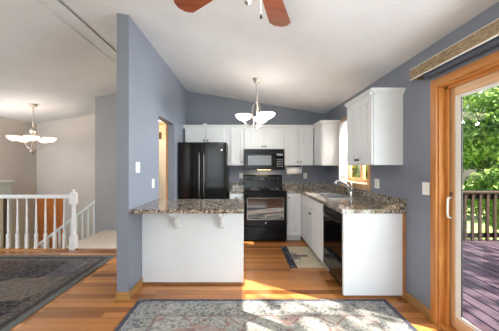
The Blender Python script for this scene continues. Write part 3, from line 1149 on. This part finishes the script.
# ------------------------------------------------------------------ fridge
t = thing('fridge', 'black two-door fridge standing between the blue partition and the white cabinets', 'fridge', (-0.735, 4.75, 0))
FX0, FX1 = -1.180, -0.322
FY = 4.35
box(FX0 + 0.005, FX1 - 0.005, FY + 0.09, BY - 0.02, 0.02, 1.76).build('body', M['blackmatt'], t)
fm = (FX0 + FX1) / 2
def bow(x):
    return FY + 0.035 * ((x - fm) / (FX1 - fm)) ** 2
def bow_door(x0, x1, z0, z1, name):
    n = 8
    xs = [x0 + (x1 - x0) * k / n for k in range(n + 1)]
    poly = [(x, bow(x)) for x in xs] + [(x1, FY + 0.085), (x0, FY + 0.085)]
    return MB().prism(poly, 2, z0, z1).build(name, M['blackfridge'], t, 0.006)
M['blackfridge'] = plain('gloss_black_fridge', (9, 9, 10), 0.16, var=0.1, spec=0.3)
for x0, x1, hx in ((FX0, fm - 0.003, fm - 0.04), (fm + 0.003, FX1, fm + 0.04)):
    dd = bow_door(x0, x1, 0.70, 1.775, 'door')
    m = MB()
    m.tube([(hx, bow(hx) + 0.002, 1.60), (hx, bow(hx) - 0.04, 1.585), (hx, bow(hx) - 0.045, 1.50), (hx, bow(hx) - 0.045, 0.92), (hx, bow(hx) - 0.04, 0.85), (hx, bow(hx) + 0.002, 0.835)], 0.012, 8)
    hd = m.build('handle', M['handlemetal'], dd)
    if hx > fm:
        MB().lathe([(0.022, 0), (0.022, -0.004)], (FX1 - 0.10, bow(FX1 - 0.1), 1.64), 16, 'y').build('badge', M['steel'], dd)
dr = bow_door(FX0, FX1, 0.06, 0.69, 'freezer_drawer')
MB().tube([(FX0 + 0.10, FY + 0.03, 0.62), (FX0 + 0.12, FY - 0.03, 0.62), (FX1 - 0.12, FY - 0.03, 0.62), (FX1 - 0.10, FY + 0.03, 0.62)], 0.012, 8).build('handle', M['knob'], dr)
box(FX0 + 0.02, FX1 - 0.02, FY + 0.05, FY + 0.12, 0.0, 0.055).build('grille', M['blackmatt'], t)

# small white object lying on the cabinet tops
o = MB().lathe([(0.05, 0), (0.055, 0.02), (0.03, 0.045), (0.001, 0.05)], (-0.79, 4.88, UT + 0.061), 14).build('small_dish', M['plate'])
tag(o, 'small white upturned dish lying on top of the cabinets above the fridge', 'dish')

# paper towel
t = thing('paper_towel_holder', 'white paper towel roll hanging under the cabinet right of the microwave', 'paper towel', (0.965, 4.93, 1.30))
g = MB()
g.lathe([(0.018, 0.0), (0.07, 0.0), (0.07, 0.28), (0.018, 0.28)], (0.83, 4.93, 1.265), 24, 'x')
g.build('roll', M['paper'], t)
for xx in (0.812, 1.118):
    MB().box(xx - 0.006, xx + 0.006, 4.915, 4.945, 1.245, UB - 0.001).build('bracket', M['plate'], t)
MB().lathe([(0.008, 0), (0.008, 0.31)], (0.81, 4.93, 1.265), 8, 'x').build('rod', M['plate'], t)


# ------------------------------------------------------------------ outlets and switches
def plate(name, axis, sign, face, u, v, label, kind, w2=0.037, h2=0.058):
    if axis == 'y':
        P = lambda a, b, w_: (a, face - w_ * sign, b)
    else:
        P = lambda a, b, w_: (face - w_ * sign, a, b)
    t = thing(name, label, kind, P(u, v, 0))
    MB().obox(P, u - w2, u + w2, v - h2, v + h2, 0.0005, 0.006).build('cover_plate', M['plate'], t, 0.002)
    if kind == 'switch':
        MB().obox(P, u - 0.016, u + 0.016, v - 0.033, v + 0.033, 0.006, 0.011).build('rocker', M['trimwhite'], t, 0.002)
    else:
        for dv in (-0.022, 0.022):
            s = MB().obox(P, u - 0.015, u + 0.015, v + dv - 0.014, v + dv + 0.014, 0.006, 0.008).build('socket', M['trimwhite'], t, 0.002)
            sl = MB()
            sl.obox(P, u - 0.008, u - 0.005, v + dv - 0.006, v + dv + 0.006, 0.008, 0.0085)
            sl.obox(P, u + 0.005, u + 0.008, v + dv - 0.006, v + dv + 0.006, 0.008, 0.0085)
            sl.build('slot', M['dark'], s)
    return t


plate('wall_outlet', 'y', 1, BY, -0.08, 1.16, 'white wall outlet on the blue wall left of the stove', 'outlet')
plate('wall_outlet', 'y', 1, BY, 1.24, 1.16, 'white wall outlet on the blue wall below the corner cabinet', 'outlet')
plate('wall_outlet', 'x', 1, RX, 3.12, 1.14, 'white wall outlet on the right wall just past the window', 'outlet', 0.055)
plate('light_switch', 'x', 1, RX, 2.275, 1.155, 'white light switch beside the patio door casing', 'switch', 0.045)
plate('light_switch', 'x', -1, PX1, 2.765, 1.345, 'white light switch high on the blue partition near its front edge', 'switch', 0.05)
plate('wall_outlet', 'x', -1, PX1, 3.225, 1.135, 'white wall outlet on the blue partition just above the peninsula', 'outlet')
o = box(-2.26, -2.19, 6.56, 6.58, 2.07, 2.25)
tag(o.build('door_chime', M['brownwood'], bevel=0.004), 'small brown box high on the cream hallway wall', 'chime')

# ------------------------------------------------------------------ curtain, valance
m = MB()
n = 40
vs_, fs = [], []
for k in range(n + 1):
    y = 3.93 + 0.30 * k / n
    x = 1.60 + 0.018 * math.sin(k * 1.25)
    vs_ += [(x, y, 1.125 + 0.0), (x, y, 2.075)]
    vs_ += [(x + 0.003, y, 1.125), (x + 0.003, y, 2.075)]
for k in range(n):
    a = 4 * k
    fs += [(a, a + 4, a + 5, a + 1), (a + 2, a + 3, a + 7, a + 6), (a, a + 2, a + 6, a + 4), (a + 1, a + 5, a + 7, a + 3)]
fs += [(0, 1, 3, 2), (4 * n, 4 * n + 2, 4 * n + 3, 4 * n + 1)]
m.add(vs_, fs, True)
t = thing('curtain', 'sheer white curtain hanging at the far side of the kitchen window', 'curtain', (1.6, 4.08, 1.125))
m.build('cloth', M['sheer'], t)
g = MB()
g.tube([(1.603, 3.28, 2.082), (1.603, 4.27, 2.082)], 0.008, 8)
g.box(1.60, RX - 0.001, 4.245, 4.262, 2.075, 2.09)
g.box(1.60, RX - 0.001, 3.285, 3.302, 2.075, 2.09)
g.build('rod', M['plate'], t)

t = thing('valance', 'tan woven valance box mounted above the patio door', 'valance', (1.6, 1.2, 2.16))
VX = 1.54
y0, y1 = 0.12, 2.335
g = MB()
g.box(VX, VX + 0.012, y0, y1, 2.163, 2.253)
g.box(VX + 0.012, RX - 0.001, y1 - 0.012, y1, 2.163, 2.253)
g.box(VX + 0.012, RX - 0.001, y0, y0 + 0.012, 2.163, 2.253)
g.box(VX + 0.012, RX - 0.001, y0 + 0.012, y1 - 0.012, 2.243, 2.253)
g.build('fabric_box', M['woven'], t)
g = MB()
g.box(VX - 0.003, VX + 0.014, y0 - 0.002, y1 + 0.002, 2.159, 2.163)
g.box(VX - 0.003, VX + 0.014, y0 - 0.002, y1 + 0.002, 2.253, 2.256)
ed = g.build('edging', M['plate'], t)
ed['label'] = 'pale edging strips'
g = MB()
g.box(1.575, 1.62, 0.2, 2.20, 2.135, 2.16)
g.build('blind_track', plain('slate_blue_metal', (92, 100, 116), 0.4, metal=0.3), t)
g = MB()
g.box(1.565, RX - 0.001, 2.19, 2.21, 2.16, 2.175)
g.box(1.60, 1.63, 2.185, 2.205, 2.13, 2.175)
g.build('bracket', M['steel'], t)

# ------------------------------------------------------------------ rugs
rx0, rx1, ry0, ry1 = -1.075, 1.42, 0.85, 2.535
rc = ((rx0 + rx1) / 2, (ry0 + ry1) / 2, 0.0005)
o = box(rx0, rx1, ry0, ry1, 0.0005, 0.010).build('rug', rug_mat((rx1 - rx0) / 2, (ry1 - ry0) / 2), org=rc)
tag(o, 'faded grey oriental rug in front of the peninsula, crossed by a sun patch', 'rug')
rx0, rx1, ry0, ry1 = -4.6, -1.95, 0.6, 3.775
rc = ((rx0 + rx1) / 2, (ry0 + ry1) / 2, 0.0005)
o = box(rx0, rx1, ry0, ry1, 0.0005, 0.012).build('rug', patch_rug_mat((rx1 - rx0) / 2, (ry1 - ry0) / 2), org=rc)
tag(o, 'dark grey patchwork rug beside the white stair railing', 'rug')
rx0, rx1, ry0, ry1 = 0.60, 1.075, 3.33, 4.20
rc = ((rx0 + rx1) / 2, (ry0 + ry1) / 2, 0.0005)
o = box(rx0, rx1, ry0, ry1, 0.0005, 0.008).build('kitchen_mat', mat_mat((rx1 - rx0) / 2, (ry1 - ry0) / 2), org=rc)
tag(o, 'beige kitchen mat with a dark band lying before the sink cabinet', 'mat')


# ------------------------------------------------------------------ railings
def baluster(x, y, z0, z1, parent, base=0.24):
    m = MB()
    s = 0.019
    m.box(x - s, x + s, y - s, y + s, z0, z0 + base)
    hgt = z1 - z0 - base
    m.lathe([(0.012, 0), (0.017, 0.015), (0.013, 0.03), (0.0185, 0.07), (0.016, 0.14), (0.0125, hgt * 0.6), (0.010, hgt)], (x, y, z0 + base), 10)
    return m.build('baluster', M['trimwhite'], parent)


GY = 4.085
t = thing('stair_railing', 'white guard railing with turned balusters and newel post along the stairwell', 'railing', (-3.9, GY, 0))
m = MB()
m.prism([(GY - 0.03, 0.835), (GY + 0.03, 0.835), (GY + 0.033, 0.865), (GY + 0.02, 0.89), (GY - 0.02, 0.89), (GY - 0.033, 0.865)], 0, -5.40, -2.82)
m.build('handrail', M['trimwhite'], t)
m = MB()
nx = -2.80
s = 0.044
m.box(nx - s, nx + s, GY - s, GY + s, 0.0, 0.22)
m.lathe([(0.03, 0), (0.04, 0.02), (0.03, 0.04), (0.036, 0.10), (0.032, 0.3), (0.026, 0.48), (0.034, 0.5), (0.026, 0.52)], (nx, GY, 0.22), 14)
m.box(nx - s, nx + s, GY - s, GY + s, 0.74, 0.90)
m.lathe([(0.044, 0), (0.052, 0.01), (0.052, 0.025), (0.03, 0.03), (0.026, 0.045), (0.03, 0.055), (0.02, 0.075), (0.001, 0.08)], (nx, GY, 0.90), 14)
m.build('newel_post', M['trimwhite'], t)
for k in range(17):
    baluster(nx - 0.155 - 0.1525 * k, GY, 0.016, 0.836, t)
box(-5.40, nx + s, GY - 0.035, GY + 0.035, 0, 0.016).build('sill_strip', M['basex'], t)

t = thing('stair_handrail', 'white sloping railing descending beside the carpeted stairs', 'railing', (-3.6, 5.38, -0.5))
SYR = 5.38
def hz(x):
    return 0.60 + (x + 3.17) * 0.758
m = MB()
m.prism([(-3.195, hz(-3.195)), (-3.195, hz(-3.195) + 0.06), (-4.75, hz(-4.75) + 0.06), (-4.75, hz(-4.75))], 1, SYR - 0.03, SYR + 0.03)
m.build('handrail', M['trimwhite'], t)
for k in range(12):
    x = -3.22 - 0.125 * k - 0.02
    zt = -0.18 * (int((-3.0 - x) / 0.25) + 1)
    m = MB()
    m.box(x - 0.017, x + 0.017, SYR - 0.017, SYR + 0.017, zt, hz(x) + 0.012)
    m.build('baluster', M['trimwhite'], t)
m = MB()
m.box(-4.83, -4.74, SYR - 0.045, SYR + 0.04, -1.44, hz(-4.75) + 0.12)
m.build('newel_post', M['trimwhite'], t)


# ------------------------------------------------------------------ lamps
def shade(c, r, dep, parent, mat='lamp'):
    m = MB()
    m.lathe([(0.025, 0), (r * 0.55, dep * 0.18), (r * 0.85, dep * 0.5), (r * 0.98, dep * 0.85), (r, dep), (r * 0.96, dep), (r * 0.8, dep * 0.55), (r * 0.5, dep * 0.25), (0.001, dep * 0.1)], c, 24)
    return m.build('glass_shade', M[mat], parent)


# kitchen
kx, ky = 0.18, 3.78
kz = ch(kx)
t = thing('chandelier', 'three-light nickel chandelier with glass bowls hanging over the kitchen', 'chandelier', (kx, ky, kz))
MB().lathe([(0.001, 0), (0.03, 0.0), (0.05, 0.03), (0.062, 0.05), (0.062, 0.07)], (kx, ky, kz - 0.06), 18).build('canopy', M['nickel'], t)
MB().lathe([(0.006, 0), (0.006, 0.30)], (kx, ky, kz - 0.35), 8).build('stem', M['nickel'], t)
hz0 = kz - 0.35
MB().lathe([(0.001, -0.44), (0.012, -0.43), (0.018, -0.41), (0.008, -0.39), (0.008, -0.02), (0.022, -0.01), (0.028, 0.0), (0.016, 0.015), (0.006, 0.02)], (kx, ky, hz0), 14).build('hub', M['nickel'], t)
for ang in (188, 312, 68):
    a = math.radians(ang)
    ca, sa_ = math.cos(a), math.sin(a)
    path = []
    for r_, z_ in ((0.02, -0.01), (0.06, -0.06), (0.075, -0.16), (0.05, -0.28), (0.05, -0.34), (0.10, -0.355), (0.16, -0.33), (0.20, -0.295)):
        path.append((kx + r_ * ca, ky + r_ * sa_, hz0 + z_))
    arm = MB().tube(path, 0.007, 8).build('arm', M['nickel'], t)
    c0 = (kx + 0.20 * ca, ky + 0.20 * sa_, hz0 - 0.285)
    MB().lathe([(0.012, -0.015), (0.03, -0.008), (0.034, 0.004)], c0, 14).build('cup', M['nickel'], arm)
    shade((c0[0], c0[1], c0[2]), 0.125, 0.085, t)
    point('chandelier_bulb', (c0[0], c0[1], c0[2] - 0.045), 2.6, (1, 0.94, 0.87), 0.03)

# dining / stairwell
ex, ey = -4.40, 5.19
ez = ch(ex)
t = thing('chandelier', 'five-light nickel chandelier with flared glass shades hanging over the stairwell', 'chandelier', (ex, ey, ez))
MB().lathe([(0.001, 0), (0.04, 0.0), (0.06, 0.015), (0.075, 0.03), (0.075, 0.05)], (ex, ey, ez - 0.045), 18).build('canopy', M['nickel'], t)
MB().lathe([(0.007, 0), (0.007, 0.46)], (ex, ey, ez - 0.49), 8).build('stem', M['nickel'], t)
MB().lathe([(0.001, -0.56), (0.008, -0.55), (0.02, -0.50), (0.055, -0.465), (0.05, -0.45), (0.012, -0.43), (0.012, -0.12), (0.03, -0.10), (0.06, -0.06), (0.062, -0.03), (0.04, 0.0), (0.02, 0.02), (0.007, 0.03)], (ex, ey, ez - 0.50), 16).build('hub', M['nickel'], t)
for k in range(5):
    a = math.radians(18 + 72 * k)
    ca, sa_ = math.cos(a), math.sin(a)
    path = [(ex + r_ * ca, ey + r_ * sa_, ez - 0.5 + z_) for r_, z_ in ((0.012, -0.12), (0.03, -0.20), (0.02, -0.38), (0.06, -0.42), (0.13, -0.395), (0.21, -0.33), (0.26, -0.285), (0.285, -0.275))]
    arm = MB().tube(path, 0.008, 8).build('arm', M['nickel'], t)
    path = [(ex + r_ * ca, ey + r_ * sa_, ez - 0.5 + z_) for r_, z_ in ((0.05, -0.05), (0.09, -0.14), (0.10, -0.22), (0.15, -0.29), (0.20, -0.305), (0.25, -0.29))]
    MB().tube(path, 0.005, 6).build('scroll', M['nickel'], arm)
    c0 = (ex + 0.29 * ca, ey + 0.29 * sa_, ez - 0.775)
    MB().lathe([(0.012, -0.02), (0.028, -0.01), (0.034, 0.004)], c0, 14).build('cup', M['nickel'], arm)
    shade(c0, 0.125, 0.105, t, 'softlamp')
    point('chandelier_bulb', (c0[0], c0[1], c0[2] + 0.07), 1.2, (1, 0.92, 0.84), 0.03)

# hall lamp
point('hall_lamp_light', (-1.9, 5.6, 2.25), 16, (1, 0.84, 0.62), 0.1)
t = thing('ceiling_light', 'round flush glass lamp on the hallway ceiling', 'lamp', (-1.9, 5.6, 2.36))
MB().lathe([(0.001, 0), (0.09, 0.015), (0.14, 0.06), (0.14, 0.08)], (-1.9, 5.6, 2.36), 20).build('glass_bowl', M['lamp'], t)

# ceiling fan
gx, gy = 0.07, 1.265
t = thing('ceiling_fan', 'five-blade cherry wood ceiling fan with a lit glass bowl and pull chains', 'ceiling fan', (gx, gy, ch(gx)))
MB().lathe([(0.02, 0), (0.05, 0.02), (0.075, 0.06), (0.075, 0.085)], (gx, gy, ch(gx) - 0.075), 20).build('canopy', M['nickel'], t)
MB().lathe([(0.013, 0), (0.013, 0.2)], (gx, gy, 2.46), 10).build('down_rod', M['nickel'], t)
MB().lathe([(0.05, 0), (0.09, 0.01), (0.11, 0.04), (0.11, 0.10), (0.08, 0.14), (0.03, 0.16)], (gx, gy, 2.34), 24).build('motor', M['nickel'], t)
MB().lathe([(0.001, 0), (0.05, 0.008), (0.10, 0.035), (0.125, 0.075), (0.125, 0.09), (0.05, 0.13)], (gx - 0.01, gy, 2.24), 24).build('light_bowl', M['fanlamp'], t)
point('fan_bulb', (gx, gy, 2.19), 12, (1, 0.94, 0.86), 0.12)
ZB = 2.40
for k in range(5):
    a = math.radians(71.5 + 72 * k)
    ca, sa_ = math.cos(a), math.sin(a)
    pit = math.radians(11)
    def bp(r_, s_, z_):
        zz = z_ * math.cos(pit) + s_ * math.sin(pit)
        ss = s_ * math.cos(pit) - z_ * math.sin(pit)
        return (gx + r_ * ca - ss * sa_, gy + r_ * sa_ + ss * ca, ZB + zz)
    prof = [(0.17, -0.045), (0.20, -0.055), (0.45, -0.072), (0.575, -0.078), (0.615, -0.045), (0.63, 0.0), (0.615, 0.05), (0.575, 0.078), (0.45, 0.072), (0.20, 0.055), (0.17, 0.045)]
    nn = len(prof)
    vs_ = [bp(r_, s_, -0.004) for r_, s_ in prof] + [bp(r_, s_, 0.004) for r_, s_ in prof]
    fs = [tuple(range(nn))[::-1], tuple(range(nn, 2 * nn))] + [(i, (i + 1) % nn, nn + (i + 1) % nn, nn + i) for i in range(nn)]
    MB().add(vs_, fs).build('blade', M['blade'], t)
    m = MB()
    m.tube([bp(0.08, 0, 0.0), bp(0.14, 0, -0.008), bp(0.22, 0, -0.008)], [0.014, 0.012, 0.01], 8)
    m.build('blade_iron', M['nickel'], t)
m = MB()
m.tube([(gx + 0.01, gy - 0.02, 2.27), (gx + 0.01, gy - 0.02, 2.125)], 0.002, 6)
pc = m.build('pull_chain', M['nickel'], t)
MB().lathe([(0.001, 0), (0.006, 0.003), (0.007, 0.02), (0.003, 0.035)], (gx + 0.01, gy - 0.02, 2.092), 10).build('fob', M['dark'], pc)
m = MB()
m.tube([(0.013, gy, 2.25), (0.013, gy, 2.20)], 0.002, 6)
pc = m.build('pull_chain', M['nickel'], t)
MB().lathe([(0.001, 0), (0.012, 0.004), (0.017, 0.013), (0.012, 0.022), (0.001, 0.026)], (0.013, gy, 2.177), 12).build('fob', M['steel'], pc)

# ------------------------------------------------------------------ outside
DZ = -0.13
dk = MB()
x = RX + 0.16
while x < 5.5:
    dk.box(x, x + 0.138, -2.5, 5.0, DZ - 0.035, DZ)
    x += 0.158
struct(dk.build('floor_deck', M['deck']))
struct(box(RX + 0.16, 5.6, -2.5, 5.0, DZ - 0.25, DZ - 0.055).build('floor_deck_shade', M['dark']))  # near-black slab added under the boards, standing in for shade in the gaps
struct(box(RX + 0.16, 5.6, 5.0, 5.04, DZ - 0.22, DZ + 0.01).build('trim_6', M['fascia']))
t = thing('deck_railing', 'dark red wooden railing along the far edge of the deck', 'railing', (4.5, 5.0, DZ))
RY = 4.98
box(1.85, 5.6, RY - 0.07, RY + 0.07, 0.825, 0.862).build('cap_rail', M['deckrail'], t, 0.004)
box(1.85, 5.6, RY + 0.0, RY + 0.04, 0.70, 0.825).build('top_rail', M['deckrail'], t)
box(1.85, 5.6, RY + 0.0, RY + 0.04, -0.07, 0.02).build('bottom_rail', M['deckrail'], t)
for px in (1.9, 3.7, 5.55):
    box(px - 0.045, px + 0.045, RY - 0.05, RY + 0.04, DZ, 0.825).build('post', M['deckrail'], t)
x = 2.0
while x < 5.45:
    box(x - 0.022, x + 0.022, RY - 0.044, RY, DZ + 0.01, 0.80).build('baluster', M['deckrail'], t)
    x += 0.1475
GZ = -1.7
struct(box(-30, 45, -30, 45, GZ - 0.2, GZ).build('ground', M['lawn'], org=(0, 0, GZ)))


def tree(label, x, y, h, crown, leaf, mat, n, z0=None, seed=1, trunk=0.14):
    rnd = random.Random(seed)
    t = thing('leafy_tree', label, 'tree', (x, y, GZ), 'trees beyond the deck')
    m = MB()
    path = [(x, y, GZ), (x + 0.05, y, GZ + h * 0.3), (x - 0.05, y + 0.08, GZ + h * 0.6), (x, y, GZ + h * 0.92)]
    m.tube(path, [trunk, trunk * 0.8, trunk * 0.55, trunk * 0.15], 8)
    lobes = []
    for k in range(16):
        a = rnd.uniform(0, 2 * PI)
        zz = rnd.uniform(0.30 if z0 is None else z0, 0.95)
        rr = crown * (0.75 * math.sqrt(max(0.02, 1 - ((zz - 0.55) / 0.5) ** 2))) * rnd.uniform(0.3, 1)
        c_ = Vector((x + rr * math.cos(a), y + rr * math.sin(a), GZ + h * zz))
        lobes.append((c_, crown * rnd.uniform(0.28, 0.46)))
        st = Vector((x, y, GZ + h * max(0.2, zz - 0.2)))
        m.tube([st, st.lerp(c_, 0.5) + Vector((0, 0, 0.1)), c_], [trunk * 0.35, trunk * 0.22, trunk * 0.08], 6)
    m.build('trunk', M['bark'], t)
    lm = MB()
    for k in range(n):
        c_, R = lobes[rnd.randrange(len(lobes))]
        d_ = Vector((rnd.gauss(0, 1), rnd.gauss(0, 1), rnd.gauss(0, 0.8))).normalized() * R * rnd.random() ** 0.4
        p_ = c_ + d_
        n_ = (d_.normalized() * 0.6 + Vector((rnd.uniform(-1, 1), rnd.uniform(-1, 1), rnd.uniform(-0.2, 1)))).normalized()
        a_ = n_.orthogonal().normalized()
        a_ = (Matrix.Rotation(rnd.uniform(0, 6.28), 3, n_) @ a_)
        b_ = n_.cross(a_)
        s_ = leaf * rnd.uniform(0.6, 1.3)
        lm.add([p_ - a_ * s_, p_ + b_ * s_ * 0.55 + n_ * s_ * 0.1, p_ + a_ * s_, p_ - b_ * s_ * 0.55 + n_ * s_ * 0.1], [(0, 1, 2, 3)])
    lm.build('foliage', mat, t)
    return t


tree('bright green leafy tree right behind the deck railing', 9.6, 8.6, 6.6, 2.6, 0.10, M['leaf_a'], 15000, 0.15, 11)
tree('dark green tree far behind the deck railing at the right', 14.5, 14.2, 8.0, 3.2, 0.14, M['leaf_b'], 11000, 0.12, 12)
tree('tall green tree far beyond the deck, behind the other trees', 13.0, 20.0, 9.5, 3.6, 0.16, M['leaf_a'], 9000, 0.12, 13)
tree('yellow green young tree seen through the kitchen window', 4.3, 10.5, 6.0, 1.6, 0.14, M['leaf_c'], 4500, 0.2, 14)
tree('dark leafy tree seen at the right in the kitchen window', 6.6, 13.5, 7.0, 1.8, 0.15, M['leaf_b'], 4500, 0.2, 15)
tree('tall open tree beside the deck, casting dappled shade', 6.7, -1.8, 10.0, 2.4, 0.10, M['leaf_a'], 800, 0.5, 16)
tree('dense tree at the near corner of the deck, shading the boards', 8.2, 0.9, 8.4, 2.3, 0.13, M['leaf_a'], 1500, 0.45, 17)
